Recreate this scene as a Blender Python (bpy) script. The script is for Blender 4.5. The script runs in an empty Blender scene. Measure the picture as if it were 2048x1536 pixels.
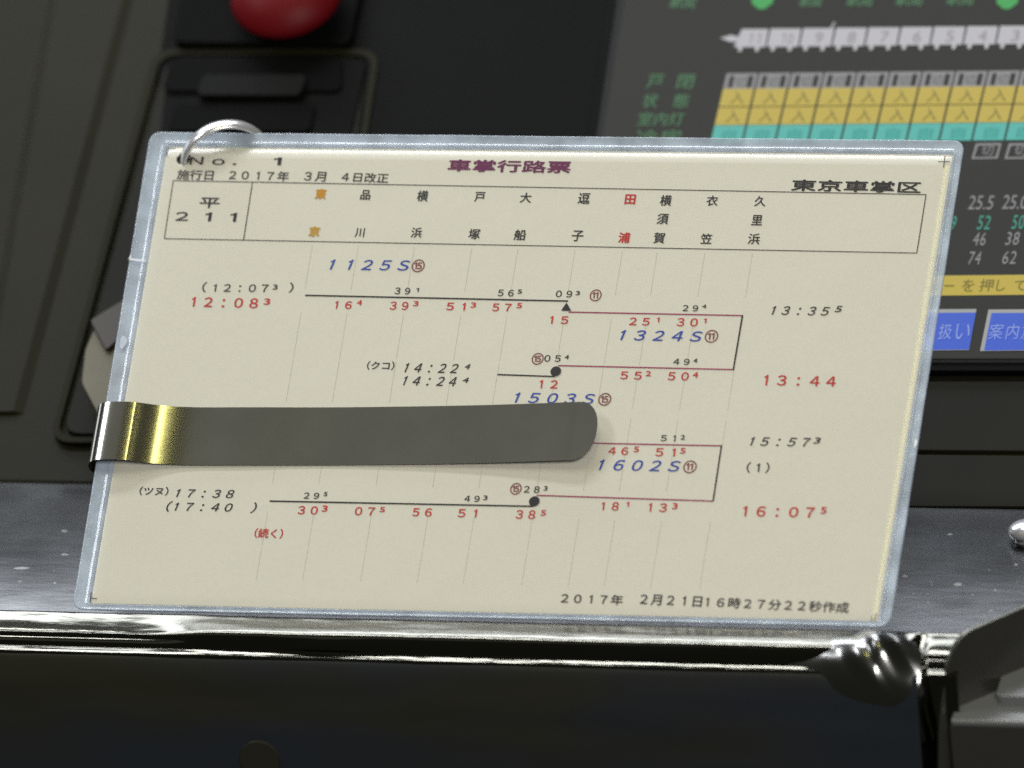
import bpy, bmesh, math, random
from mathutils import Vector as V, Matrix, noise
S = bpy.context.scene
COL = S.collection
random.seed(7)

# ------------------------------------------------------------------ camera
BETA = math.radians(50)            # lean of the card from the vertical
sb, cb = math.sin(BETA), math.cos(BETA)
CW, CH = 0.2, 0.2 / 1.57           # laminated card, metres
CU, CV, CN = V((1, 0, 0)), V((0, sb, cb)), V((0, -cb, sb))
Rm = Matrix(((0.96050008, 0.14095069, -0.23994271), (-0.01859384, 0.89281534, 0.45003892), (0.27765783, -0.42780096, 0.86017002)))
tc = V((9.18349349e-04, 2.00420863e-03, -2.67699108))
Mc = Matrix((CU, CV, CN)).transposed()          # card axes -> world
Rt = Rm.transposed()
O0 = CV * (CH / 2)
CAM = O0 + Mc @ (Rt @ (-tc))
CR = Mc @ Rt                                     # camera axes -> world
cd = bpy.data.cameras.new('camera'); cam = bpy.data.objects.new('camera', cd); COL.objects.link(cam)
cam.matrix_world = Matrix.Translation(CAM) @ CR.to_4x4()
cd.lens = 400; cd.sensor_width = 36; cd.clip_start = .05; cd.clip_end = 50
cd.dof.use_dof = True; cd.dof.focus_distance = 2.683; cd.dof.aperture_fstop = 11.5
S.camera = cam
FPX = 400 / 36 * 2048

def ray(px, py): return (CR @ V(((px - 1024) / FPX, -(py - 768) / FPX, -1))).normalized()
def hit(px, py, P, N):
    d = ray(px, py); return CAM + d * ((P - CAM).dot(N) / d.dot(N))
def proj(p):
    q = CR.transposed() @ (p - CAM); return (1024 + FPX * q.x / -q.z, 768 - FPX * q.y / -q.z)

# ------------------------------------------------------------------ world and lamps
w = bpy.data.worlds.new("World"); S.world = w; w.use_nodes = True
w.node_tree.nodes['Background'].inputs[0].default_value = (.62, .62, .5, 1)
w.node_tree.nodes['Background'].inputs[1].default_value = .045
S.view_settings.view_transform = 'Standard'; S.view_settings.look = 'None'; S.view_settings.exposure = 0; S.view_settings.gamma = 1
S.cycles.caustics_reflective = False; S.cycles.caustics_refractive = False
S.cycles.use_denoising = False; S.cycles.max_bounces = 8; S.cycles.sample_clamp_indirect = 4
def lamp(name, direction, dist, sx, sy, power, color):
    l = bpy.data.lights.new(name, 'AREA'); l.shape = 'RECTANGLE'; l.size = sx; l.size_y = sy; l.energy = power; l.color = color
    o = bpy.data.objects.new(name, l); COL.objects.link(o)
    d = V(direction).normalized(); o.location = d * dist
    z = d; x = V((1, 0, 0)); x = (x - z * x.dot(z)).normalized(); y = z.cross(x)
    o.matrix_world = Matrix.Translation(d * dist) @ Matrix((x, y, z)).transposed().to_4x4()
    return o
lamp('ceiling_lamp', (.45, -.85, .62), 1.6, .5, .4, 13.5, (1, .985, .95))
lamp('overhead_clip_fill', (-.52, -.29, .90), 1.6, .9, .7, .235, (1, .98, .88))  # dim unseen lamp, added so the clip reflects a lighter grey
lamp('rear_window_lamp', (-.42, .80, .80), 1.7, 1.5, .34, 13, (.88, .93, 1))
lamp('overhead_tube', (-.25, .37, .90), 1.5, 1.0, .16, 9, (.95, .97, 1))
lamp('yellow_tube', (.0, -.253, .967), 1.5, .085, .6, 1.5, (1, .93, .32))
lamp('left_clip_fill', (-.86, .47, .10), 1.5, .4, .5, .9, (.9, .93, 1))  # unseen lamp added to silver the outer bend of the clip
lamp('side_streak_lamp', (-.70, -.08, .74), 1.3, .2, .5, 4, (.92, .95, 1))  # unseen lamp, no window known; gives the white streak on the clip's bend

# ------------------------------------------------------------------ materials
MATS = {}
def lin(c): return tuple((x / 255 / 12.92 if x / 255 <= .04045 else ((x / 255 + .055) / 1.055) ** 2.4) for x in c) + (1,)
def mat(name, color, rough=.5, metal=0, coat=0, coat_rough=.1, noise_scale=None, noise_amt=.2, bump=None, spec=.5, emit=None, estr=1, aniso=None):
    if name in MATS: return MATS[name]
    m = bpy.data.materials.new(name); m.use_nodes = True; nt = m.node_tree; b = nt.nodes['Principled BSDF']
    b.inputs['Base Color'].default_value = color if len(color) == 4 else (*color, 1)
    b.inputs['Roughness'].default_value = rough; b.inputs['Metallic'].default_value = metal
    b.inputs['Coat Weight'].default_value = coat; b.inputs['Coat Roughness'].default_value = coat_rough
    b.inputs['Specular IOR Level'].default_value = spec
    if emit: b.inputs['Emission Color'].default_value = emit; b.inputs['Emission Strength'].default_value = estr
    tcn = nt.nodes.new('ShaderNodeTexCoord')
    if noise_scale:
        n = nt.nodes.new('ShaderNodeTexNoise'); n.inputs['Scale'].default_value = noise_scale; n.inputs['Detail'].default_value = 6
        nt.links.new(tcn.outputs['Object'], n.inputs['Vector'])
        r = nt.nodes.new('ShaderNodeMapRange'); r.inputs['From Min'].default_value = .3; r.inputs['From Max'].default_value = .7
        r.inputs['To Min'].default_value = 1 - noise_amt; r.inputs['To Max'].default_value = 1 + noise_amt
        nt.links.new(n.outputs['Fac'], r.inputs['Value'])
        mx = nt.nodes.new('ShaderNodeVectorMath'); mx.operation = 'SCALE'
        mx.inputs[0].default_value = b.inputs['Base Color'].default_value[:3]
        nt.links.new(r.outputs[0], mx.inputs['Scale']); nt.links.new(mx.outputs[0], b.inputs['Base Color'])
    if bump:
        sc, st, dist, stretch = bump
        mp = nt.nodes.new('ShaderNodeMapping'); mp.inputs['Scale'].default_value = stretch
        nt.links.new(tcn.outputs['Object'], mp.inputs['Vector'])
        n = nt.nodes.new('ShaderNodeTexNoise'); n.inputs['Scale'].default_value = sc; n.inputs['Detail'].default_value = 4
        nt.links.new(mp.outputs[0], n.inputs['Vector'])
        bp = nt.nodes.new('ShaderNodeBump'); bp.inputs['Strength'].default_value = st; bp.inputs['Distance'].default_value = dist
        nt.links.new(n.outputs['Fac'], bp.inputs['Height']); nt.links.new(bp.outputs[0], b.inputs['Normal'])
    MATS[name] = m; return m

paper = mat('cream_paper', (.67, .645, .535), .55, coat=.8, coat_rough=.17, noise_scale=900, noise_amt=.02, bump=(16, .5, .0016, (1, 1, 1)))
film = mat('laminate_plastic', (.60, .69, .80), .16, coat=.6, coat_rough=.05, noise_scale=160, noise_amt=.22, bump=(420, .35, .0004, (1, .25, .25)))
nt = film.node_tree; fb = nt.nodes['Principled BSDF']; fb.inputs['Alpha'].default_value = .55
inks = dict(black=lin((33, 31, 36)), grey=lin((56, 56, 54)), red=lin((205, 44, 40)), blue=lin((36, 74, 178)), maroon=lin((112, 28, 84)), brown=lin((140, 70, 72)),
            orange=lin((212, 148, 24)), ochre=lin((205, 160, 50)), magenta=lin((165, 46, 96)), faint=lin((186, 185, 166)))
INK = {k: mat('ink_' + k, tuple(x * .78 for x in v[:3]) if k not in ('faint',) else v[:3], .5, coat=.3, coat_rough=.2) for k, v in inks.items()}
steel = mat('spring_steel', (.55, .545, .50), .17, 1, noise_scale=70, noise_amt=.07, bump=(600, .12, .0002, (.2, 1, 1)))
chrome = mat('ring_metal', (.9, .9, .93), .24, .7)
polished = mat('polished_steel', (.15, .147, .125), .12, 1, bump=(220, .22, .0005, (.25, 1, 1)))
desk_m = mat('brushed_steel', (.135, .137, .140), .25, 1, noise_scale=60, noise_amt=.25, bump=(300, .12, .0004, (.3, 1, 1)))
olive = mat('olive_paint', (.0125, .0112, .0035), .5, spec=.10, noise_scale=25, noise_amt=.18, bump=(900, .1, .0003, (1, 1, 1)))
dark_olive = mat('dark_olive_paint', (.0105, .0098, .0055), .5, spec=.08, noise_scale=25, noise_amt=.15)
black_p = mat('black_plastic', (.0030, .0030, .0028), .6, spec=.05, noise_scale=40, noise_amt=.2)
navy_p = mat('blue_black_panel', (.026, .030, .038), .4, noise_scale=12, noise_amt=.35)
front_m = mat('dark_rolled_metal', (.06, .058, .04), .35, .6, noise_scale=20, noise_amt=.2)
red_p = mat('red_button_plastic', (.135, .0035, .007), .5, spec=.15)
beige_p = mat('beige_plastic', (.13, .115, .066), .55, noise_scale=60, noise_amt=.1)
brownish = mat('brown_latch_plastic', (.045, .036, .026), .6)
side_m = mat('grey_side_metal', (.13, .128, .115), .3, .8, noise_scale=30, noise_amt=.2)
def scr(name, c, s=1): return mat('screen_' + name, (.01, .01, .01), .3, spec=.12, emit=lin(c), estr=s)
SC = dict(bg=mat('screen_glass', (.01, .01, .01), .3, spec=.025, emit=lin((50, 51, 47)), estr=1), yellow=scr('yellow', (180, 160, 52)), cyan=scr('cyan', (66, 168, 156)), blue=scr('blue', (44, 82, 190)),
          white=scr('white', (176, 174, 178)), grey=scr('grey', (128, 126, 128)), green=scr('green', (34, 150, 62)), dimgreen=scr('dim_green', (40, 98, 52)),
          teal=scr('teal', (38, 140, 120)), dark=scr('dark', (96, 90, 26)), line=scr('line', (62, 84, 60)), edge=scr('edge', (150, 152, 150)), btext=scr('button_text', (128, 146, 205)), cyand=scr('cyan_dark', (48, 140, 132)))

# ------------------------------------------------------------------ object helpers
WL = {}
def root(name, loc, label, cat, group=None):
    o = bpy.data.objects.new(name, None); COL.objects.link(o); o.location = loc; o.empty_display_size = .01
    WL[o.name] = V(loc); tag(o, label, cat, group); return o
def tag(o, label=None, cat=None, group=None, kind=None):
    if label: o['label'] = label
    if cat: o['category'] = cat
    if group: o['group'] = group
    if kind: o['kind'] = kind
    return o
def mk(name, vs, fs, m, parent=None, smooth=False):
    vs = [V(v) for v in vs]
    c = sum(vs, V()) / len(vs)
    me = bpy.data.meshes.new(name); me.from_pydata([v - c for v in vs], [], fs); me.update()
    if m: me.materials.append(m)
    if smooth:
        for p in me.polygons: p.use_smooth = True
    o = bpy.data.objects.new(name, me); COL.objects.link(o)
    base = WL[parent.name] if parent else V()
    o.location = c - base; o.parent = parent; WL[o.name] = c
    return o
def from_bm(name, bm, m, parent=None, smooth=False):
    bmesh.ops.recalc_face_normals(bm, faces=bm.faces)
    bm.verts.index_update()
    r = mk(name, [v.co.copy() for v in bm.verts], [[v.index for v in f.verts] for f in bm.faces], m, parent, smooth); bm.free(); return r
def prism(name, poly, N, depth, m, parent=None, bevel=0, seg=3, smooth=False):
    """polygon of world points extruded backwards along -N, with rounded edges"""
    bm = bmesh.new(); N = N.normalized()
    f = bm.faces.new([bm.verts.new(p) for p in poly])
    r = bmesh.ops.extrude_face_region(bm, geom=[f]); vs = [g for g in r['geom'] if isinstance(g, bmesh.types.BMVert)]
    bmesh.ops.translate(bm, verts=vs, vec=-N * depth)
    bmesh.ops.recalc_face_normals(bm, faces=bm.faces)
    if bevel: bmesh.ops.bevel(bm, geom=bm.edges[:], offset=bevel, segments=seg, profile=.5, affect='EDGES', clamp_overlap=True)
    o = from_bm(name, bm, m, parent, smooth or bool(bevel))
    if bevel: wn = o.modifiers.new('normals', 'WEIGHTED_NORMAL'); wn.weight = 100; wn.keep_sharp = True
    return o
def rounded(pts, r, n=5):
    """round the corners of a list of world points (planar polygon); r one radius or a list"""
    out = []
    k = len(pts)
    for i in range(k):
        a, b, c = pts[i - 1], pts[i], pts[(i + 1) % k]
        rr = r[i] if isinstance(r, (list, tuple)) else r
        if rr <= 0: out.append(b.copy()); continue
        d1 = (a - b).normalized(); d2 = (c - b).normalized()
        p1 = b + d1 * rr; p2 = b + d2 * rr
        for j in range(n + 1):
            t = j / n; out.append(p1 * (1 - t) ** 2 + b * 2 * t * (1 - t) + p2 * t ** 2)
    return out

GL = {}
def glyph(t):
    if t in GL: return GL[t]
    c = bpy.data.curves.new('g', 'FONT'); c.body = t; c.resolution_u = 3
    o = bpy.data.objects.new('g', c); me = bpy.data.meshes.new_from_object(o)
    r = ([v.co.copy() for v in me.vertices], [list(p.vertices) for p in me.polygons])
    bpy.data.objects.remove(o); bpy.data.curves.remove(c); bpy.data.meshes.remove(me)
    if t in '１1':          # a figure one without a foot
        k = .40 if t == '１' else .12
        r = ([V((k + a, b, 0)) for a, b in ((.12, 0), (.205, 0), (.205, .745), (.14, .745), (.09, .665), (0, .62), (0, .55), (.12, .59))], [[0, 1, 7], [1, 2, 7], [7, 2, 3], [7, 3, 4], [7, 4, 6], [4, 5, 6]])
    if t == '：':
        m = (min(v.x for v in r[0]) + max(v.x for v in r[0])) / 2
        r = ([v + V((.5 - m, 0, 0)) for v in r[0]], r[1])
    GL[t] = r; return r
def word(txt):
    if len(txt) > 1 and '.' in txt: return glyph(txt)
    vs = []; fs = []; x = 0
    for ch in txt:
        if ch != '　':
            a, b = glyph(ch); n = len(vs)
            vs += [v + V((x, 0, 0)) for v in a]; fs += [[i + n for i in f] for f in b]
        x += .56 if ord(ch) < 128 else 1
    return vs, fs

class Plane:
    def __init__(s, P, U, Vv):
        s.P = V(P); s.U = V(U).normalized(); s.V = V(Vv).normalized(); s.N = s.U.cross(s.V); s.wt = 0
    def at(s, px, py, h=0): return hit(px, py, s.P + s.N * h, s.N)
    def quad(s, name, pts, m, parent, h=0):
        return mk(name, [s.at(x, y, h) for x, y in pts], [list(range(len(pts)))[::-1]], m, parent)
    def line(s, name, p, q, wpx, m, parent, h=0, wpx2=None):
        a, b = s.at(*p, h), s.at(*q, h); d = (b - a).normalized(); n = s.N.cross(d)
        w1 = wpx * .000123 / 2; w2 = (wpx2 or wpx) * .000123 / 2
        return mk(name, [a + n * w1, a - n * w1, b - n * w2, b + n * w2], [[0, 1, 2, 3]], m, parent)
    def text(s, name, txt, xl, yl, xr, yr, hpx, m, parent, h=0, it=0, bold=0):
        vs, fs = word(txt)
        x0 = min(v.x for v in vs); x1 = max(v.x for v in vs); y0 = min(v.y for v in vs); y1 = max(v.y for v in vs)
        L, R = s.at(xl, yl, h), s.at(xr, yr, h)
        a = proj(L); b = proj(L + s.V * .005); vpx = (a[1] - b[1]) / .005
        H = hpx / vpx
        dU = R - L
        ital = it * H
        base = dU.length - abs(ital) * .0
        un = dU.normalized()
        bx = (bold * hpx if bold else 0) + s.wt
        pts0 = [L + un * ((v.x - x0) / (x1 - x0) * base + ital * (v.y - y0) / (y1 - y0)) + s.V * ((v.y - y0) / (y1 - y0) * H) for v in vs]
        pts = []; faces = []; nv = len(pts0)
        for q, (ddx, ddy) in enumerate(((0, 0), (1, .4), (-1, -.4), (.2, -.8), (-.2, .8))[:(5 if bx > 0 else 1)]):
            pts += [p + (un * ddx * bx + s.V * ddy * bx) * .000123 + s.N * (.000004 * q) for p in pts0]
            faces += [[i + q * nv for i in f] for f in fs]
        return mk(name, pts, faces, m, parent)

CARD = Plane((0, 0, 0), CU, CV); CARD.wt = .4

# ------------------------------------------------------------------ desk
def cr(pts, n):
    """Catmull-Rom through tuples"""
    out = []; P = [pts[0]] + list(pts) + [pts[-1]]
    for i in range(1, len(P) - 2):
        for j in range(n):
            t = j / n; a, b, c, d = P[i - 1], P[i], P[i + 1], P[i + 2]
            out.append(tuple(.5 * (2 * b[k] + (c[k] - a[k]) * t + (2 * a[k] - 5 * b[k] + 4 * c[k] - d[k]) * t * t + (3 * b[k] - a[k] - 3 * c[k] + d[k]) * t ** 3) for k in range(len(b))))
    out.append(tuple(pts[-1])); return out
desk = root('control_desk', (0, .03, -.06), 'grey brushed steel desk shelf with a wavy polished front lip, in front of the console', 'desk')
YB = .0715
# the shelf: rolls down slightly towards the front
nx, ny = 60, 40
vs = []; fs = []
for j in range(ny + 1):
    for i in range(nx + 1):
        x = -.2 + .42 * i / nx; y = .0009 + (YB + .004 - .0009) * j / ny
        t = max(0, 1 - y / .055)
        z = -.0032 * t ** 2.2 + .0032 * 0
        z += .00012 * noise.noise(V((x * 25, y * 40, 3)))
        vs.append(V((x, y, z)))
for j in range(ny):
    for i in range(nx):
        a = j * (nx + 1) + i; fs.append([a, a + 1, a + nx + 2, a + nx + 1])
shelf = mk('desk_top', vs, fs, desk_m, desk, True)
ZF = -.0032
# scuffs and bright chips on the shelf
def fleck(px, py, wpx, hpx, ang=0.0):
    c = hit(px, py, V((0, 0, -.0012)), V((0, 0, 1)))
    # find shelf height at this y
    t = max(0, 1 - c.y / .055); zz = -.0032 * t ** 2.2 + .00012 * noise.noise(V((c.x * 25, c.y * 40, 3)))
    c = hit(px, py, V((0, 0, zz)), V((0, 0, 1)))
    L = wpx * .000123 / 2; Wd = hpx * .00030 / 2
    n = 9; vs = [c + V((0, 0, .00035))]
    for k in range(n):
        a = 2 * math.pi * k / n; r = random.uniform(.6, 1.1)
        vs.append(c + V((math.cos(a) * L * r, math.sin(a) * Wd * r + math.cos(a) * L * ang, .00002 - .0001)))
    return mk('bright_chip', vs, [[0, 1 + k, 1 + (k + 1) % n] for k in range(n)], chip_m, desk)
chip_m = mat('bare_metal_chip', (.45, .46, .48), .45, 0, emit=None)
for f in ((45, 1136, 46, 5, .1), (129, 1062, 18, 3), (130, 1109, 18, 4), (40, 1163, 14, 4), (110, 1166, 12, 4), (75, 1200, 30, 5), (72, 1213, 34, 6), (14, 1190, 14, 3), (60, 1182, 10, 3), (95, 1188, 9, 3),
          (1915, 1168, 20, 6), (1810, 1152, 18, 3), (1900, 1069, 16, 3, .3), (1982, 1222, 16, 5), (2032, 1129, 14, 4), (1856, 1205, 8, 3), (1945, 1190, 9, 2), (1990, 1180, 8, 2)):
    fleck(*f)
for k in range(10):
    if k % 2: fleck(random.uniform(4, 145), random.uniform(1120, 1214), random.uniform(3, 7), random.uniform(1, 2))
    else: fleck(random.uniform(1800, 2046), random.uniform(1120, 1240), random.uniform(3, 7), random.uniform(1, 2))

# the polished front lip
prof = cr([(0.0002, -.0012), (.0005, -.0001), (.0011, .0002), (.003, .0002), (.0062, .00015), (.0086, -.00005), (.0097, -.0006), (.0103, -.0017), (.0106, -.0030), (.0107, -.0040), (.0110, -.0042), (.0115, -.0044), (.0120, -.0046), (.0126, -.0050), (.0128, -.0062), (.0129, -.0110), (.0130, -.0220)], 9)
NX = 520; NP = len(prof)
T = [0]
for a, b in zip(prof, prof[1:]): T.append(T[-1] + math.hypot(b[0] - a[0], b[1] - a[1]))
def gss(x, c, wd): return math.exp(-((x - c) / wd) ** 2)
def lip_point(x, k):
    s, z = prof[k]
    k0, k1 = max(0, k - 1), min(NP - 1, k + 1)
    dx, dz = prof[k1][0] - prof[k0][0], prof[k1][1] - prof[k0][1]; l = math.hypot(dx, dz); n = V((0, dz / l, dx / l)); # outward normal (y=-s)
    if n.z < 0 and abs(dz) < 1e-9: n = -n
    t = T[k]
    d = .00019 * noise.noise(V((x * 22, t * 120, 1))) + .00004 * noise.noise(V((x * 150, t * 420, 5)))
    d += .00050 * gss(x, -.035, .011) * gss(t, .0125, .0016)            # dent near the left
    sl = 1 / (1 + math.exp((x + .070) / .003)) + 1 / (1 + math.exp(-(x - .104) / .001))
    d += -.0016 * sl * max(0, min(1, (t - .001) / .008)) * (1 if t < .0125 else math.exp(-(t - .0125) / .001))
    lift = max(0, min(1, (x + .06) / .14)); lift = lift * lift * (3 - 2 * lift) * .0003
    z += lift * (1 - max(0, min(1, (s - .0062) / .0040)))
    d += -.0020 * gss(x, .1075 + .12 * max(0, t - .01), .0013) * min(1, t / .010)      # the crease
    d *= min(1, t / .0015)
    return V((x, -s, z - .0004)) + n * d
vs = []; fs = []
for i in range(NX + 1):
    x = -.18 + .2975 * i / NX
    for k in range(NP): vs.append(lip_point(x, k))
for i in range(NX):
    for k in range(NP - 1):
        a = i * NP + k; fs.append([a, a + 1, a + NP + 1, a + NP])
lip = mk('front_lip', vs, fs, polished, desk, True)
# front panels below the lip
yF = -.0130
def box(name, x0, x1, y0, y1, z0, z1, m, parent, bev=0, seg=3):
    return prism(name, [V((x0, y0, z1)), V((x1, y0, z1)), V((x1, y1, z1)), V((x0, y1, z1))], V((0, 0, 1)), z1 - z0, m, parent, bev, seg)
# the welded lump at the right end of the lip
vs = []; fs = []; na, nb = 130, 130
for i in range(na + 1):
    for j in range(nb + 1):
        a = (i / na * 2 - 1) * 1.2; b = (j / nb * 2 - 1) * 1.2
        x = .0985 + a * (.0235 if a < 0 else .0105) + b * .003; th = math.radians(136) + b * 1.05
        r2 = a * a + b * b
        dome = math.exp(-2.3 * ((abs(a) ** (1.3 if a < 0 else 2)) + b * b * 1.15))
        q = 800 * (x - .0955 - .0125 * (th - 2.1)) + 1.1 * noise.noise(V((a * 1.5, b * 1.4, 4))) - .4
        fold = (.5 + .5 * math.sin(q)) ** .7
        wgt = gss(b, -.22, .55) * gss(a, .12, .5 if a > .12 else .38)
        D = .0063 * dome + .0015 * wgt * (fold - .5) + .0009 * wgt * noise.noise(V((a * 2.6, b * 2.6, 8))) - .0019 - .006 * max(0, r2 - .9)
        dg = math.degrees(th); rho = .0126 + .0018 * gss(dg, 132, 26) + .0024 / (1 + math.exp(-(dg - 152) / 7)) + D
        vs.append(V((x, math.cos(th) * rho, -.0125 + math.sin(th) * rho)))
for i in range(na):
    for j in range(nb):
        q = i * (nb + 1) + j; fs.append([q, q + nb + 1, q + nb + 2, q + 1])
mk('weld_lump', vs, fs, mat('lump_steel', (.30, .30, .29), .23, 1, bump=(200, .12, .0004, (1, 1, 1))), desk, True)
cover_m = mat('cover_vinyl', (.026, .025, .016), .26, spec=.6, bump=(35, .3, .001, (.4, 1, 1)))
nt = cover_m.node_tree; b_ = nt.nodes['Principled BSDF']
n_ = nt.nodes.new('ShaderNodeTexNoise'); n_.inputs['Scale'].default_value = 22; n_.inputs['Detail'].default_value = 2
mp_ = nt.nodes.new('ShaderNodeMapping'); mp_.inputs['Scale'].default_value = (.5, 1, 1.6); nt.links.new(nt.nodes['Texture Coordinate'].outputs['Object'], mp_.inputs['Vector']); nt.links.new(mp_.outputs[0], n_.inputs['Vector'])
r_ = nt.nodes.new('ShaderNodeValToRGB'); r_.color_ramp.elements[0].position = .38; r_.color_ramp.elements[0].color = (.027, .026, .017, 1); r_.color_ramp.elements[1].position = .62; r_.color_ramp.elements[1].color = (.020, .024, .032, 1)  # bluish reflections on the front painted in as an olive to navy mix
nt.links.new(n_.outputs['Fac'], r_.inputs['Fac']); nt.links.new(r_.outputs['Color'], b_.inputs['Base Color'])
def cover(name, pr, x0, x1, m, amp):
    vs = []; fs = []; n = 150; k = len(pr)
    for i in range(n + 1):
        x = x0 + (x1 - x0) * i / n
        for (q, z) in pr: vs.append(V((x, -q - amp * noise.noise(V((x * 30, z * 160, 11))), z)))
    for i in range(n):
        for j in range(k - 1):
            a = i * k + j; fs.append([a, a + 1, a + k + 1, a + k])
    return mk(name, vs, fs, m, desk, True)
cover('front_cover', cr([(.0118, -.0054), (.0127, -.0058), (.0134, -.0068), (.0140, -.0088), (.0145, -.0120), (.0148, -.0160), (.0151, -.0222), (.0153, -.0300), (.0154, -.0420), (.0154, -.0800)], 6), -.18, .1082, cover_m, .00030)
box('front_backing', -.18, .108, -.0118, .0, -.08, -.024, black_p, desk)
box('shelf_underside', -.2, .22, .0012, YB + .006, -.02, -.006, dark_olive, desk)
# round lock cover low on the front panel
c = hit(520, 1520, V((0, -.01535, 0)), V((0, 1, 0)))
bm = bmesh.new(); bmesh.ops.create_cone(bm, cap_ends=True, segments=40, radius1=.0052, radius2=.0048, depth=.0012, matrix=Matrix.Translation(c) @ Matrix.Rotation(math.pi / 2, 4, 'X'))
from_bm('lock_cover', bm, mat('lock_paint', (.02, .019, .012), .5), desk)

# side plate, right
side = root('side_bracket', hit(1950, 1420, V((0, -.012, 0)), V((0, 1, 0))), 'dark grey bent metal bracket at the right end of the front lip', 'bracket')
SP = Plane((.1135, -.0135, -.010), V((.80, .6, 0)), V((.12, .1, .98)))
pts = [SP.at(*p) for p in ((1929, 1266), (2120, 1183), (2120, 1288), (1990, 1388), (1925, 1444), (1912, 1640), (1876, 1640), (1880, 1440), (1892, 1340), (1906, 1298))]
prism('bracket_plate', rounded(pts, [.002, 0, 0, .002, .002, 0, 0, .004, .002, .002], 5), SP.N, .0016, side_m, side, .0005)
rim = [SP.at(*p, .0004) for p in ((1884, 1420), (1893, 1342), (1907, 1298), (1929, 1267), (1975, 1244), (2120, 1182))]
# lower shelf to the right of the bracket
lower = root('lower_shelf', hit(2030, 1440, V((0, -.005, -.03)), V((0, 1, 0))), 'lower grey metal step at the bottom right corner, beyond the bracket', 'shelf')
zl = -.0150
c = hit(1930, 1440, V((0, 0, zl)), V((0, 0, 1)))
tz = V((0, .97, .243)); tn = V((0, -.243, .97))
def tilted(name, px, py, up, wd, dp, th_, rad, bev):
    o = hit(px, py, V((0, c.y, zl)) + tn * up, tn)
    P = rounded([o, o + V((wd, 0, 0)), o + V((wd, 0, 0)) + tz * dp, o + tz * dp], [rad, 0, 0, 0])
    prism(name, P, tn, th_, step_m, lower, bev)
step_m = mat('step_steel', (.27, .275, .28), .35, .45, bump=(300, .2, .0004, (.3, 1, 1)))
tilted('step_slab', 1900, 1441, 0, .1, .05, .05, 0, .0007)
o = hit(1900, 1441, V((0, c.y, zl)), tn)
box('step_front', o.x, o.x + .1, o.y - .0004, o.y + .0006, -.08, o.z - .0012, mat('step_front_dark', (.03, .029, .027), .5), lower)  # separate dark plate, makes the step's front darker than its top
tilted('raised_plate', 1990, 1392, .0030, .09, .03, .0032, .002, .0006)

# chrome knob at the right edge of the picture
c = hit(2058, 1082, V((0, 0, -.0005)), V((0, 0, 1)))
kn = root('chrome_knob', c, 'small domed chrome knob on the desk shelf, cut by the right edge of the picture', 'knob')
bm = bmesh.new(); bmesh.ops.create_uvsphere(bm, u_segments=40, v_segments=20, radius=1, matrix=Matrix.Translation(c + V((0, 0, .0028))) @ Matrix.Diagonal((.0047, .0047, .0023, 1)))
from_bm('knob_dome', bm, chrome, kn, True)
bm = bmesh.new(); bmesh.ops.create_cone(bm, cap_ends=True, segments=32, radius1=.0036, radius2=.0030, depth=.003, matrix=Matrix.Translation(c + V((0, 0, .0012))))
from_bm('knob_stem', bm, chrome, kn, True)

# ------------------------------------------------------------------ console behind
GA = math.radians(63)
sg, cg = math.sin(GA), math.cos(GA)
CP = Plane((0, YB, 0), V((1, 0, 0)), V((0, sg, cg)))
con = root('console', (0, YB + .08, -.005), 'dark olive sloping console behind the card, with a black inset', 'console')
def slab(name, pts, h, depth, m, parent, rad=0, bev=.0004, n=5):
    P = [CP.at(x, y, h) for x, y in pts]
    if rad: P = rounded(P, rad, n)
    # anticlockwise seen from the front
    return prism(name, P, CP.N, depth, m, parent, bev)
# main sheet
o0 = V((0, YB, 0)); e = V((0, sg, cg))
prism('console_sheet', [o0 + V((-.25, 0, 0)), o0 + V((.25, 0, 0)), o0 + V((.25, 0, 0)) + e * .26, o0 + V((-.25, 0, 0)) + e * .26], CP.N, .004, olive, con, .0015)
box('console_plinth', -.25, .25, YB + .003, YB + .2, -.02, -.002, dark_olive, con)
# folded ribs on the left
def rib(pl, hh, m):
    P = [CP.at(x, y, -.0005) for x, y in pl]
    bm = bmesh.new(); f = bm.faces.new([bm.verts.new(p) for p in P])
    r = bmesh.ops.extrude_face_region(bm, geom=[f]); vv = [g for g in r['geom'] if isinstance(g, bmesh.types.BMVert)]
    cc = sum((v.co for v in vv), V()) / len(vv)
    for v in vv:
        v.co += CP.N * (hh + .0005); 
        dx = v.co.x - cc.x; v.co.x -= math.copysign(.004, dx)
    return from_bm('panel_rib', bm, m, con)
rib([(-60, 830), (60, 830), (300, -80), (100, -80)], .0009, olive)
# black inset covering the middle
slab('black_inset', [(278, 940), (318, 120), (345, -60), (1262, -60), (1222, 240), (1120, 800)][::1], .0010, .003, black_p, con, .004)
# recessed door outline at the left
frame_pts = [(100, 880), (330, 880), (560, 105), (318, 105)]
def ring_slab(name, outer, inner, h, depth, m, parent, ro, ri):
    A = rounded([CP.at(x, y, h) for x, y in outer], ro, 6); B = rounded([CP.at(x, y, h) for x, y in inner], ri, 6); n = len(A)
    vs = A + B + [a - CP.N * depth for a in A] + [b - CP.N * depth for b in B]; fs = []
    for i in range(n):
        j = (i + 1) % n
        fs += [[i, j, n + j, n + i], [2 * n + i, 2 * n + j, j, i], [n + i, n + j, 3 * n + j, 3 * n + i]]
    o = mk(name, vs, fs, m, parent, False); return o
groove = mat('groove_black', (.006, .006, .004), .6)
edge_m = mat('worn_olive_edge', (.016, .015, .007), .5, 0, spec=.05)
ring_slab('cover_edge', [(98, 884), (640, 884), (760, 98), (308, 98)], [(112, 874), (640, 874), (745, 108), (322, 108)], .0016, .002, edge_m, con, .006, .005)
slab('cover_plate', [(124, 868), (640, 868), (735, 116), (334, 116)], .0012, .002, dark_olive, con, .005)
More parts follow.
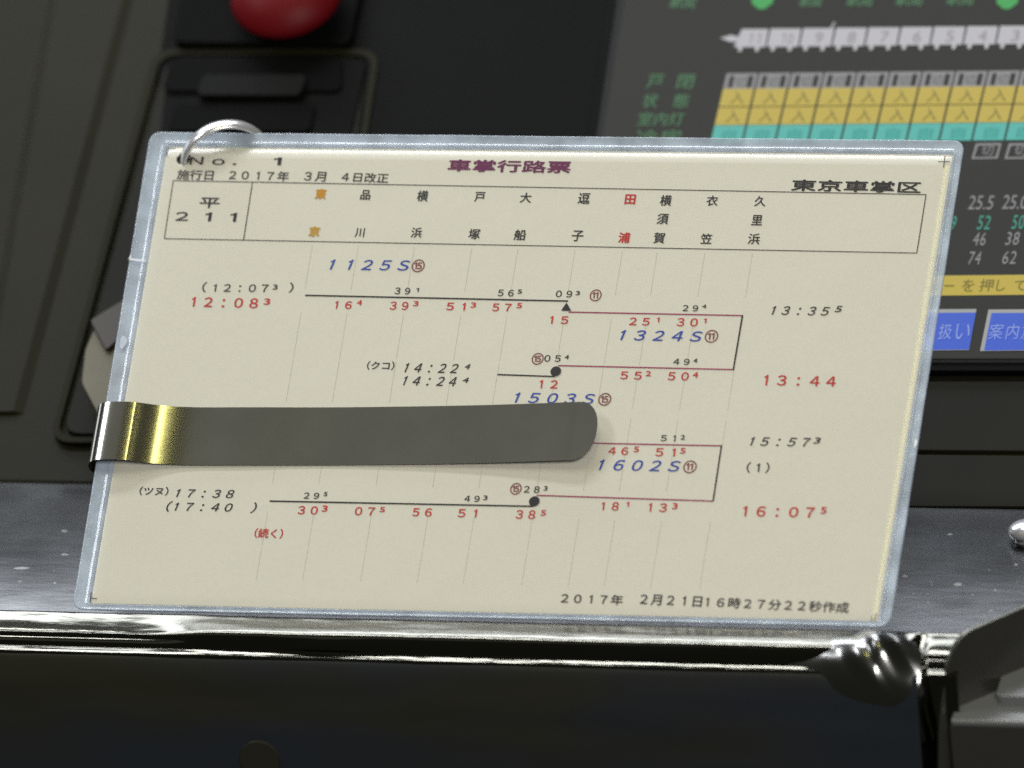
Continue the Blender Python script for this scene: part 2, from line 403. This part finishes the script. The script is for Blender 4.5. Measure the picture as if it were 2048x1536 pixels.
slab('cover_face', [(290, 560), (640, 560), (735, 118), (336, 118)], .0018, .001, black_p, con, .003)
# handle recess and grip
slab('handle_recess', [(322, 182), (684, 182), (684, 112), (345, 112)], .0026, .0008, mat('deep_black', (.003, .003, .003), .7, spec=.05), con, .003)
slab('handle_grip', [(392, 190), (600, 190), (615, 148), (405, 148)], .0040, .0016, mat('soft_black', (.007, .007, .0065), .6, spec=.06), con, .002)
slab('lower_recess', [(335, 262), (620, 262), (632, 206), (350, 206)], .0026, .0006, MATS['deep_black'], con, .002)
# beige lever seen beside the card
lev = root('beige_lever', CP.at(220, 720, .002), 'pale beige lever knob in the console recess, half hidden by the card', 'lever')
P0 = [CP.at(x, y, .0135) for x, y in ((205, 845), (163, 765), (170, 700), (190, 655), (262, 600), (300, 640), (300, 800), (262, 852))]
prism('lever_head', rounded(P0, .0014, 4), CP.N, .0115, beige_p, lev, .0016, 4)
P1 = [CP.at(x, y, .0148) for x, y in ((180, 640), (212, 700), (262, 655), (262, 590))]
prism('lever_cap', rounded(P1, .001, 3), CP.N, .003, brownish, lev, .0006)
# seams right of the card, low on the console
slab('kick_strip', [(1700, 1012), (2200, 1014), (2230, 912), (1740, 908)], .0012, .002, dark_olive, con, .002)
slab('trim_strip', [(1700, 900), (2230, 904), (2260, 752), (1740, 748)], .0009, .002, dark_olive, con, .003)

# red push button
c = CP.at(590, 38, 0)
rb = root('red_push_button', c, 'round red mushroom push button on a black square base, at the top edge', 'button')
prism('button_base', rounded([CP.at(x, y, .0035) for x, y in ((345, 85), (700, 88), (745, -140), (390, -140))], .003), CP.N, .003, MATS['deep_black'], rb, .0008)
pr = cr([(0, .0165), (.006, .0160), (.0105, .0142), (.0136, .0112), (.0142, .0088), (.0125, .0068), (.0100, .0060), (.0085, .0055), (.0085, .0030)], 4)
seg = 56; vs = []; fs = []
for (r, h) in pr:
    for k in range(seg):
        a = 2 * math.pi * k / seg; vs.append(c + CP.U * r * math.cos(a) + CP.V * r * math.sin(a) + CP.N * h)
for j in range(len(pr) - 1):
    for k in range(seg):
        a = j * seg + k; b = j * seg + (k + 1) % seg; fs.append([a, a + seg, b + seg, b])
mk('button_cap', vs, fs, red_p, rb, True)

# ------------------------------------------------------------------ monitor
mon = root('monitor', CP.at(1650, 350, .001), 'touch display with train status rows, set into the console behind the card', 'monitor')
slab('bezel', [(1105, 742), (2240, 742), (2420, -90), (1225, -90)], .0028, .003, black_p, mon, .004)
slab('bezel_lip', [(1122, 726), (2225, 726), (2400, -84), (1246, -84)], .0032, .001, mat('bezel_grey', (.012, .012, .012), .5, spec=.1), mon, .003)
slab('screen', [(1132, 716), (2215, 716), (2390, -78), (1262, -78)], .0036, .001, SC['bg'], mon, .002, .0001)
H1, H2, H3, H4 = .00375, .0039, .00405, .0042
def sq(name, pts, m, h=H1, par=None): return CP.quad(name, pts, m, par or mon, h)
def sx(x, y, y0=145): return x - .235 * (y - y0)
# status table, one column after another
for k in range(10):
    x0 = 1453 + 65.6 * k
    def col(x, y): return (x - .235 * (y - 145) - 0.004 * k * 0, y - .010 * (x - 1453))
    g = 3.2
    hd = sq('header_cell', [col(x0 + 1, 178), col(x0 + 63, 178), col(x0 + 63, 147), col(x0 + 1, 147)], SC['grey'], H1)
    sq('header_gap', [col(x0 + 9, 175), col(x0 + 18, 175), col(x0 + 18, 152), col(x0 + 9, 152)], SC['bg'], H2)
    sq('header_gap', [col(x0 + 46, 175), col(x0 + 56, 175), col(x0 + 56, 152), col(x0 + 46, 152)], SC['bg'], H2)
    a = col(x0 + 22, 174); b = col(x0 + 42, 174)
    CP.text('header_mark', '切', a[0], a[1], b[0], b[1], 20, SC['line'], mon, H2)
    for yy in (213, 250):
        sq('door_cell', [col(x0 + 1, yy), col(x0 + 65.6 - g, yy), col(x0 + 65.6 - g, yy - 35), col(x0 + 1, yy - 35)], SC['yellow'], H1)
        a = col(x0 + 20, yy - 5); b = col(x0 + 48, yy - 5)
        CP.text('door_mark', '入', a[0], a[1], b[0], b[1], 25, SC['dark'], mon, H2)
    sq('load_cell', [col(x0 + 1, 286), col(x0 + 65.6 - g, 286), col(x0 + 65.6 - g, 251), col(x0 + 1, 251)], SC['cyan'], H1)
    a = col(x0 + 20, 281); b = col(x0 + 48, 281)
    CP.text('load_mark', '自', a[0], a[1], b[0], b[1], 22, SC['cyand'], mon, H2)
for x0 in (1947, 2013):
    sq('switch_frame', [(x0 - 4, 318), (x0 + 48, 317), (x0 + 56, 286), (x0 + 5, 287)], SC['grey'], H1)
    sq('switch_inside', [(x0 + 1, 314), (x0 + 44, 313), (x0 + 51, 290), (x0 + 9, 291)], SC['bg'], H2)
    CP.text('switch_mark', '切', x0 + 14, 311, x0 + 38, 311, 20, SC['grey'], mon, H3)
# train diagram
sq('train_nose', [(1440, 76), (1462, 84), (1478, 82), (1478, 74), (1462, 70)], SC['white'])
for k in range(10):
    x0 = 1474 + 65.6 * k; dy = -.012 * (x0 - 1474)
    sq('carriage_icon', [(x0 - 6, 94 + dy), (x0 + 56, 94 + dy), (x0 + 63, 58 + dy), (x0 + 2 + (8 if k == 0 else 0), 58 + dy)], SC['white'])
    for w_ in (6, 40):
        sq('carriage_wheel', [(x0 + w_ - 4, 103 + dy), (x0 + w_ + 2, 103 + dy), (x0 + w_ + 6, 93 + dy), (x0 + w_ - 4, 93 + dy)], SC['white'], H1)
    t = str(11 - k) if k < 11 else ''
    CP.text('carriage_number', t, x0 + 22, 88 + dy, x0 + (38 if k > 1 else 44), 88 + dy, 22, SC['grey'], mon, H2)
sq('pantograph', [(1660, 58), (1664, 58), (1671, 44), (1668, 44)], SC['white'])
# green rows
for (t, x, y, x2, h) in (('戸', 1292, 177, 1322, 28), ('閉', 1352, 177, 1384, 28), ('状', 1283, 215, 1312, 27), ('態', 1344, 215, 1374, 27), ('室内灯', 1274, 251, 1364, 26), ('冷房', 1268, 286, 1360, 26)):
    CP.text('row_title', t, x, y, x2, y, h, SC['dimgreen'], mon, H1, 0, .02)
for (x, w_) in ((1338, 50), (1598, 42), (1692, 50), (1790, 52), (1892, 52)):
    CP.text('green_caption', '駅間', x, 16 - .01 * (x - 1338), x + w_, 16 - .01 * (x - 1338), 30, SC['dimgreen'], mon, H1, 0, .02)
for x in (1503, 1993):
    sq('green_arrow', [(x + 14, 18), (x + 26, 18), (x + 42, 6), (x + 48, -20), (x + 4, -20), (x, 6)], SC['green'])
# numbers right of the card
for (t, x, y, x2, h, c_) in (('25.5', 1935, 419, 1984, 28, 'grey'), ('25.0', 2003, 418, 2052, 28, 'grey'), ('52', 1953, 459, 1978, 28, 'teal'), ('50', 2022, 458, 2046, 28, 'teal'), ('46', 1944, 491, 1969, 26, 'grey'), ('38', 2010, 490, 2036, 26, 'grey'),
                        ('74', 1935, 529, 1959, 26, 'grey'), ('62', 2003, 528, 2030, 26, 'grey'), ('49', 1884, 460, 1909, 28, 'teal')):
    CP.text('reading', t, x, y, x2, y, h, SC[c_], mon, H1)
sq('message_bar', [(1780, 592), (2200, 588), (2210, 548), (1790, 552)], SC['yellow'])
for (t, x, y, x2, h) in (('ー', 1888, 573, 1908, 3), ('を', 1922, 583, 1946, 24), ('押', 1957, 583, 1984, 25), ('し', 1991, 582, 2008, 22), ('て', 2026, 581, 2050, 20)):
    CP.text('message_character', t, x, y, x2, y, h, SC['dark'], mon, H2, 0, .01)
for (a, b, t) in (((1770, 1938), (1790, 1953), (('扱', 1874, 1901), ('い', 1908, 1937))), ((1960, 2130), (1977, 2147), (('案', 1975, 2003), ('内', 2010, 2034), ('放', 2041, 2066)))):
    sq('touch_button_edge', [(a[0], 702), (a[1], 700), (b[1], 618), (b[0], 619)], SC['edge'], H1)
    bt = sq('touch_button', [(a[0] + 8, 701), (a[1], 699), (b[1] - 1, 625), (b[0] + 6, 626)], SC['blue'], H2)
    for (ch, x, x2) in t: CP.text('button_character', ch, x, 679, x2, 678, 31, SC['btext'], mon, H3)

# ------------------------------------------------------------------ the card
card = root('route_card', (0, 0, 0), 'cream laminated timetable card with black, red and blue printed train times, leaning in the centre', 'card')
PW = .00025
pc = [CARD.at(*p) for p in ((335, 291), (1907, 306.5), (1756.5, 1243), (181, 1208))]      # paper corners TL TR BR BL
def bil(a, b): return (pc[3] * (1 - a) + pc[2] * a) * (1 - b) + (pc[0] * (1 - a) + pc[1] * a) * b
hole = CARD.at(367.5, 318)
Wp = (pc[1] - pc[0]).length; Hp = (pc[0] - pc[3]).length
ha = (hole - pc[0]).dot(CU) / Wp; hb = 1 - (pc[0] - hole).dot(CV) / Hp
def axis(L, centre, fine=.00022):
    s = set()
    for k in range(61): s.add(round(k / 60, 6))
    for k in range(-12, 13): s.add(round(centre + k * fine / L, 6))
    for k in range(1, 14): s.add(round(k * .00025 / L, 6)); s.add(round(1 - k * .00025 / L, 6))
    s = sorted(x for x in s if 0 <= x <= 1); return s
A = axis(Wp, ha); B = axis(Hp, hb)
HR = .00175
def wz(a, b):
    """the laminate dips at the paper's rim"""
    d = 0
    for e, k in ((a * Wp, 1), ((1 - a) * Wp, 1), (b * Hp, .6), ((1 - b) * Hp, 3.6)):
        wd = .0034 if k > 1 else .0028; d -= .00022 * k * max(0, 1 - e / wd) ** (1.35 if k > 1 else 2)
    d += .0010 * math.sin(math.pi * a) * 0
    return d
bm = bmesh.new(); grid = {}
for j, b in enumerate(B):
    for i, a in enumerate(A):
        p = bil(a, b); r = p - hole; l = r.length
        grid[i, j] = (p, l)
vmap = {}
def gv(i, j):
    if (i, j) in vmap: return vmap[i, j]
    p, l = grid[i, j]
    if HR - .00016 < l < HR + .00016 or l < HR: p = hole + (p - hole).normalized() * HR
    vmap[i, j] = bm.verts.new(p + CN * (.0003 + wz(A[i], B[j]))); return vmap[i, j]
for j in range(len(B) - 1):
    for i in range(len(A) - 1):
        ls = [grid[i + x, j + y][1] for x, y in ((0, 0), (1, 0), (1, 1), (0, 1))]
        if sum(l < HR for l in ls) >= 2: continue
        bm.faces.new([gv(i, j), gv(i + 1, j), gv(i + 1, j + 1), gv(i, j + 1)])
pap = from_bm('paper', bm, paper, card, True)
sm = pap.modifiers.new('thickness', 'SOLIDIFY'); sm.thickness = .0003; sm.offset = -1
# laminate rim: nested rounded loops with real steps
lc = [CARD.at(*p) for p in ((301, 264.5), (1930, 281.5), (1780, 1254), (144, 1219))]
def loop(inset_f, w, r):
    P = []
    for k in range(4):
        P.append(lc[k].lerp(pc[k], inset_f) + CN * w)
    return rounded(P, r, 6)
loops = [loop(0.0, -.0003, .0030), loop(0, .00010, .0030), loop(.035, .00030, .0030), loop(.10, .00034, .0028), loop(.22, .00020, .0026), loop(.5, .00012, .0022), loop(.72, .00018, .0014), loop(.80, .00034, .0010), loop(.90, .00030, .0007), loop(.96, .00016, .0005), loop(1.02, .00006, .0004), loop(1.06, -.0010, .0004)]
n = len(loops[0]); vs = sum(loops, []); fs = []
for q in range(len(loops)):
    q2 = (q + 1) % len(loops)
    for i in range(n):
        j = (i + 1) % n; fs.append([q * n + i, q * n + j, q2 * n + j, q2 * n + i])
# subdivide along each side so that the rim can be uneven
bm = bmesh.new(); bv = [bm.verts.new(v) for v in vs]
for f in fs: bm.faces.new([bv[i] for i in f])
long = [e for e in bm.edges if e.calc_length() > .02]
bmesh.ops.subdivide_edges(bm, edges=long, cuts=90, use_grid_fill=True)
for v in bm.verts:
    q = v.co; k = noise.noise(V((q.x * 160, q.y * 160, q.z * 160)))
    v.co += CN * (.00006 * k) + CU * .00007 * noise.noise(q * 90) + CV * .00007 * noise.noise(q * 90 + V((9, 9, 9)))
from_bm('laminate_rim', bm, film, card, True)
# small nicks in the rim
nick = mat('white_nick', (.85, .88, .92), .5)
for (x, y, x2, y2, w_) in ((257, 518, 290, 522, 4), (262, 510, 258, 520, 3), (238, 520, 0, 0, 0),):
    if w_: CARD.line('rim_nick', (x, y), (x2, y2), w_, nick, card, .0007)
def blob(name, px, py, rx, ry, m, h):
    vs = []; n = 14
    c = CARD.at(px, py, h)
    for k in range(n):
        a = 2 * math.pi * k / n; r = 1 + .15 * math.sin(3 * a + 1)
        vs.append(c + CU * rx * .000123 * math.cos(a) * r + CV * ry * .000137 * math.sin(a) * r)
    return mk(name, vs, [list(range(n))], m, card)
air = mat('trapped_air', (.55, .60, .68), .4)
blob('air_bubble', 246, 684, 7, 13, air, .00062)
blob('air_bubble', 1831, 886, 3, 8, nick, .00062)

HZ = .00042
def T_(t, xl, yl, xr, yr, h, ink='black', it=0, bold=0, name='printed_text'):
    return CARD.text(name, t, xl, yl, xr, yr, h, INK[ink], card, HZ, it, bold)
def L_(p, q, w_, ink='black', name='printed_line'): return CARD.line(name, p, q, w_, INK[ink], card, HZ - .00004 if ink == 'faint' else HZ)
I_ = .25
# heading
T_('Ｎｏ．', 379, 329, 472, 330, 15, 'black', 0, .006, 'card_number'); T_('１', 546, 330, 561, 330, 15, 'black', 0, .01, 'card_number')
T_('施行日', 353, 358, 425, 360, 19, 'grey', name='revision_date'); T_('２０１７年', 457, 359, 576, 362, 19, 'grey', name='revision_date')
T_('３月', 607, 362, 650, 363, 19, 'grey', name='revision_date'); T_('４日改正', 682, 363, 775, 366, 19, 'grey', name='revision_date')
T_('車掌行路票', 895, 342, 1139, 346, 23, 'maroon', 0, .03, 'card_title')
T_('東京車掌区', 1582, 381, 1840, 386, 22, 'black', 0, .025, 'depot_name')
T_('平', 398, 415, 437, 416, 20, 'black', 0, .004, 'duty_code'); T_('２', 350, 441, 375, 441, 17, 'black', 0, .004, 'duty_code'); T_('１', 409, 442, 421, 442, 17, 'black', 0, .008, 'duty_code'); T_('１', 459, 443, 471, 443, 17, 'black', 0, .008, 'duty_code')
for a, b, w_ in (((346.5, 361), (1852, 389), 1.7), ((346.5, 361), (328.5, 477), 1.7), ((328.5, 477), (1833.5, 506), 1.7), ((1852, 389), (1833.5, 506), 1.8), ((505, 364), (487, 480), 1.9)): L_(a, b, w_, 'black', 'table_border')
for (t, x, y, x2, h, c_, b_) in (('東', 630, 397, 650, 19, 'orange', .05), ('京', 617, 472, 637, 19, 'ochre', .05), ('品', 720, 399, 739, 19, 'black', .006), ('川', 709, 474, 727, 18, 'black', 0), ('横', 833, 402, 854, 21, 'black', .006), ('浜', 821, 475, 842, 20, 'black', 0),
      ('戸', 948, 403, 968, 19, 'black', 0), ('塚', 936, 478, 958, 20, 'black', .004), ('大', 1039, 405, 1061, 20, 'black', 0), ('船', 1027, 480, 1050, 21, 'black', .006), ('逗', 1155, 407, 1178, 21, 'black', .006), ('子', 1142, 482, 1165, 21, 'black', 0),
      ('田', 1249, 408, 1269, 19, 'red', .02), ('浦', 1236, 485, 1258, 20, 'red', .02), ('横', 1319, 411, 1341, 21, 'black', .006), ('須', 1313, 448, 1335, 21, 'black', .004), ('賀', 1306, 486, 1328, 21, 'black', .004), ('衣', 1412, 411, 1434, 20, 'black', 0), ('笠', 1400, 487, 1422, 20, 'black', 0),
      ('久', 1508, 412, 1530, 20, 'black', 0), ('里', 1502, 450, 1523, 20, 'black', 0), ('浜', 1495, 488, 1518, 21, 'black', 0)):
    T_(t, x, y, x2, y + .4, h, c_, 0, b_, 'station_character')
# faint column lines, broken where the print crosses them
tops = [625, 717, 829, 944, 1036, 1150, 1245, 1315, 1410, 1505]; bots = [512.5, 605, 721, 834, 926, 1043, 1136, 1208, 1301, 1399]
for k, (a, b) in enumerate(zip(tops, bots)):
    y0 = 484 + (a - 487) * .0193; y1 = 1158 + (b - 512) * .022
    def P(t): return (a + (b - a) * t, y0 + (y1 - y0) * t)
    for t0, t1 in ((.005, .135), (.205, .34), (.345, .47), (.50, .60), (.605, .715), (.80, .90), (.905, 1)):
        L_(P(t0), P(t1), .75, 'faint', 'column_line')
# row 1
T_('１１２５Ｓ', 655, 539, 814, 541, 20, 'blue', I_, .004, 'train_number'); T_('⑮', 822, 544, 847, 544, 25, 'brown', name='circled_number')
T_('（', 403, 584, 411, 584, 20, 'grey', name='time'); T_('１２：０７', 426, 583, 535, 584, 15, 'grey', name='time'); T_('3', 545, 579, 554, 579, 10, 'grey', name='time'); T_('）', 577, 585, 585, 585, 20, 'grey', name='time')
T_('１２：０８', 382, 613, 514, 616, 19, 'red', 0, .008, 'time'); T_('3', 527, 609, 539, 609, 12, 'red', 0, .005, 'time')
L_((610, 590.5), (1136, 602), 3.2, 'black', 'route_line')
def num(t, xl, xr, y, h, ink, sup=None, sx0=0, sx1=0, sy=0, sh=0, slope=.021):
    T_(t, xl, y, xr, y + (xr - xl) * slope, h, ink, 0, .004 if ink == 'red' else 0, 'minute')
    if sup: T_(sup, sx0, sy, sx1, sy, sh, ink, 0, .0, 'second_mark')
R = 'red'; K = 'grey'
for a in (('３９', 789, 819, 588, 13, K, '1', 832, 837, 583, 7), ('５６', 995, 1026, 592, 13, K, '5', 1035, 1043, 587, 8), ('０９', 1111, 1143, 594, 13, K, '3', 1151, 1159, 590, 8),
          ('１６', 669, 702, 617, 15, R, '4', 713, 723, 610, 10), ('３９', 779, 815, 619, 16, R, '3', 826, 836, 612, 10), ('５１', 892, 929, 620, 15, R, '3', 941, 951, 615, 10), ('５７', 984, 1021, 622, 15, R, '5', 1033, 1043, 616, 10),
          ('１５', 1099, 1135, 647, 15, R), ('２９', 1365, 1395, 622, 12, K, '4', 1404, 1412, 616, 7), ('２５', 1258, 1298, 650, 15, R, '1', 1313, 1318, 644, 9), ('３０', 1353, 1394, 652, 16, R, '1', 1407, 1412, 646, 9),
          ('０５', 1088, 1120, 723, 13, K, '4', 1129, 1137, 718, 8), ('４９', 1346, 1378, 729, 12, K, '4', 1386, 1394, 725, 8), ('５５', 1240, 1282, 758, 15, R, '2', 1291, 1301, 752, 10), ('５０', 1335, 1376, 760, 16, R, '4', 1385, 1395, 755, 11),
          ('１２', 1078, 1114, 776, 16, R), ('５１', 1321, 1350, 882, 12, K, '2', 1361, 1369, 879, 9), ('４６', 1216, 1255, 909, 15, R, '5', 1267, 1277, 904, 11), ('５１', 1310, 1349, 912, 16, R, '5', 1360, 1370, 907, 11),
          ('２８', 1047, 1078, 985, 13, K, '3', 1087, 1094, 981, 9), ('４９', 928, 958, 1003, 12, K, '3', 966, 974, 1000, 9), ('２９', 607, 637, 997, 12, K, '5', 647, 654, 992, 8),
          ('３０', 595, 634, 1028, 16, R, '3', 643, 654, 1023, 12), ('０７', 709, 748, 1030, 16, R, '5', 759, 769, 1024, 10), ('５６', 824, 862, 1032, 16, R), ('５１', 915, 952, 1034, 16, R), ('３８', 1031, 1069, 1037, 17, R, '5', 1081, 1091, 1031, 11),
          ('１８', 1202, 1236, 1020, 16, R, '1', 1252, 1257, 1013, 9), ('１３', 1296, 1332, 1023, 17, R, '3', 1344, 1354, 1018, 12)):
    num(*a)
T_('⑪', 1178, 602, 1201, 602, 23, 'brown', name='circled_number')
CARD.quad('route_triangle', [(1122, 621), (1142.5, 621.5), (1133, 605)], INK['black'], card, HZ + .00006)
L_((1137, 624), (1485, 631), 2.6, 'magenta', 'route_line'); L_((1485, 630), (1466.5, 740), 3.2, 'black', 'route_line')
T_('１３２４Ｓ', 1236, 680, 1399, 683, 20, 'blue', I_, .004, 'train_number'); T_('⑪', 1408, 685, 1434, 685, 25, 'brown', name='circled_number')
T_('１３：３５', 1540, 629, 1654, 631, 17, 'grey', I_, .003, 'time'); T_('5', 1669, 624, 1681, 624, 12, 'grey', I_, .003, 'time')
# row 2
T_('（クコ）', 733, 739, 787, 740, 17, 'grey', name='place_note'); T_('１４：２２', 806, 744, 912, 746, 18, 'black', I_, 0, 'time'); T_('4', 928, 738, 938, 738, 10, 'black', I_, 0, 'time')
T_('１４：２４', 803, 770, 909, 772, 18, 'black', I_, 0, 'time'); T_('4', 924, 765, 935, 765, 10, 'black', I_, 0, 'time')
L_((995, 749), (1110, 753), 3, 'black', 'route_line'); T_('⑮', 1062, 729, 1085, 729, 23, 'brown', name='circled_number')
def dot(px, py, r):
    c = CARD.at(px, py, HZ + .00006); n = 24; rr = r * .000123
    mk('route_dot', [c + CU * rr * math.cos(2 * math.pi * k / n) + CV * rr * 1.02 * math.sin(2 * math.pi * k / n) for k in range(n)], [list(range(n))], INK['black'], card)
dot(1111.5, 742.5, 10.5)
L_((1116, 731), (1467.5, 739), 2.6, 'magenta', 'route_line')
T_('１５０３Ｓ', 1025, 805, 1184, 808, 20, 'blue', I_, .004, 'train_number'); T_('⑮', 1195, 811, 1220, 811, 25, 'brown', name='circled_number')
T_('１３：４４', 1527, 770, 1670, 773, 20, 'red', 0, .008, 'time')
# row 3
L_((1150, 885.5), (1443, 891.5), 2.6, 'magenta', 'route_line'); L_((1443, 890.5), (1426, 1002.5), 3, 'black', 'route_line')
T_('１６０２Ｓ', 1193, 940, 1355, 943, 21, 'blue', I_, .004, 'train_number'); T_('⑪', 1365, 946, 1391, 946, 25, 'brown', name='circled_number')
T_('１５：５７', 1497, 891, 1615, 893, 17, 'grey', I_, .003, 'time'); T_('3', 1626, 887, 1638, 887, 12, 'grey', I_, .003, 'time')
T_('（１）', 1492, 945, 1537, 946, 21, 'grey', name='time')
# row 4
T_('⑮', 1019, 989, 1041, 989, 23, 'brown', name='circled_number')
L_((539, 1002), (1067, 1012.5), 3.2, 'black', 'route_line'); dot(1068.5, 1002.5, 10.5); L_((1073, 990.5), (1426, 1002), 2.6, 'magenta', 'route_line')
T_('１６：０７', 1485, 1032, 1627, 1035, 20, 'red', 0, .008, 'time'); T_('5', 1641, 1027, 1652, 1027, 13, 'red', 0, .006, 'time')
T_('（ツヌ）', 278, 990, 335, 991, 17, 'grey', name='place_note'); T_('１７：３８', 349, 994, 464, 996, 16, 'black', I_, 0, 'time')
T_('（', 329, 1023, 337, 1023, 21, 'black', I_, 0, 'time'); T_('１７：４０', 346, 1021, 461, 1023, 16, 'black', I_, 0, 'time'); T_('）', 500, 1026, 508, 1026, 21, 'black', I_, 0, 'time')
T_('（続く）', 508, 1075, 564, 1077, 19, 'red', 0, .004, 'continued_note')
T_('２０１７年', 1121, 1206, 1244, 1210, 20, 'black', 0, 0, 'issue_date'); T_('２月２１日', 1279, 1209, 1402, 1214, 21, 'black', 0, 0, 'issue_date')
T_('１６時２７分２２秒作成', 1410, 1214, 1696, 1226, 21, 'black', 0, 0, 'issue_date')
# corner register marks
for a, b in (((336, 297.5), (351, 298)), ((336, 297.5), (333.5, 312)), ((1876, 323), (1900, 323.5)), ((1890, 312), (1887, 335)), ((182.5, 1184), (180, 1206)), ((181, 1196), (194, 1197)), ((1744.5, 1232), (1743, 1243)), ((1752.5, 1226), (1749, 1242))):
    L_(a, b, 1.6, 'grey', 'register_mark')

# ------------------------------------------------------------------ spring clip
def cu(px, py, w_=0): p = CARD.at(px, py, w_); return p.dot(CU), p.dot(CV)
uE, _ = cu(205, 860)
u1, vt1 = cu(500, 815, .0008); _, vb1 = cu(500, 931, .0008)
u2, vt2 = cu(1150, 806, .0026); _, vb2 = cu(1150, 922, .0026)
uT, _ = cu(1193, 862, .0022)
mid = lambda u: ((vt1 + vb1) / 2) + ((vt2 + vb2) / 2 - (vt1 + vb1) / 2) * (u - u1) / (u2 - u1)
hh = (vt1 - vb1) / 2
path = [(uT, .0034), (uT - .006, .0029), (uT - .03, .0014), (uE + .060, .0006), (uE + .036, .0008), (uE + .023, .0009), (uE + .0150, .0018), (uE + .0096, .0034), (uE + .0078, .00385), (uE + .0050, .0041), (uE + .0020, .0040), (uE - .0001, .0032), (uE - .0014, .0015), (uE - .0019, -.0006), (uE - .0015, -.0026), (uE - .0000, -.0041), (uE + .0035, -.0047), (uE + .012, -.0036), (uE + .022, -.0016)]
pth = cr(path, 10)
clip = root('spring_clip', CU * uE + CV * mid(uE), 'polished steel spring clip with a rounded tip, wrapped over the left edge of the card', 'clip')
rows = 14; vs = []; fs = []
R_ = .0056
tip = [(uT + .0004 - R_ * (q / 18) ** 2, .0034 - .5 / 6 * R_ * (q / 18) ** 2) for q in range(19)]
for (u, w_) in tip + [p for p in pth if not (p[0] > uT - R_ + .0002 and p[1] > 0)]:
    d = uT + .0004 - u; k = hh
    if d < R_ and w_ > 0: k = hh * max(.0005, 1 - (1 - d / R_) ** 2.3) ** (1 / 2.3)
    for j in range(rows + 1):
        f = j / rows * 2 - 1
        vs.append(CU * u + CV * (mid(u) + k * f) + CN * w_)
nn = len(vs) // (rows + 1)
for i in range(nn - 1):
    for j in range(rows):
        a = i * (rows + 1) + j; fs.append([a, a + rows + 1, a + rows + 2, a + 1])
sp = mk('spring_strip', vs, fs, steel, clip, True)
m_ = sp.modifiers.new('thickness', 'SOLIDIFY'); es = sp.modifiers.new('sharp', 'EDGE_SPLIT'); es.split_angle = .6; m_.thickness = .00014; m_.offset = -1; m_.material_offset_rim = 1; sp.data.materials.append(mat('strip_edge', (.10, .10, .09), .6, .3))

# ------------------------------------------------------------------ binder ring
rg = root('binder_ring', CARD.at(437, 300), 'small shiny metal binder ring through the hole at the top left corner of the card', 'ring')
a = hole + CN * 0; b = CARD.at(502, 258, 0)
ch = (b - a); ax = ch.normalized(); perp = (CV * 1.0 + CN * 1.9 - CU * .3); perp = (perp - ax * perp.dot(ax)).normalized()
RR = .0088
hgt = math.sqrt(max(1e-9, RR ** 2 - (ch.length / 2) ** 2))
sag = .0047; hc = ch.length / 2
RR = (hc * hc + sag * sag) / (2 * sag); cen = (a + b) / 2 - perp * (RR - sag)
nrm = ax.cross(perp).normalized()
vs = []; fs = []; n1, n2 = 96, 16
for i in range(n1):
    t = 2 * math.pi * i / n1; rad = ax * math.cos(t) + perp * math.sin(t)
    for j in range(n2):
        s_ = 2 * math.pi * j / n2
        vs.append(cen + rad * (RR + .0008 * math.cos(s_)) + nrm * (.0019 * math.sin(s_)))
for i in range(n1):
    for j in range(n2):
        fs.append([i * n2 + j, ((i + 1) % n1) * n2 + j, ((i + 1) % n1) * n2 + (j + 1) % n2, i * n2 + (j + 1) % n2])
mk('ring_band', vs, fs, chrome, rg, True)
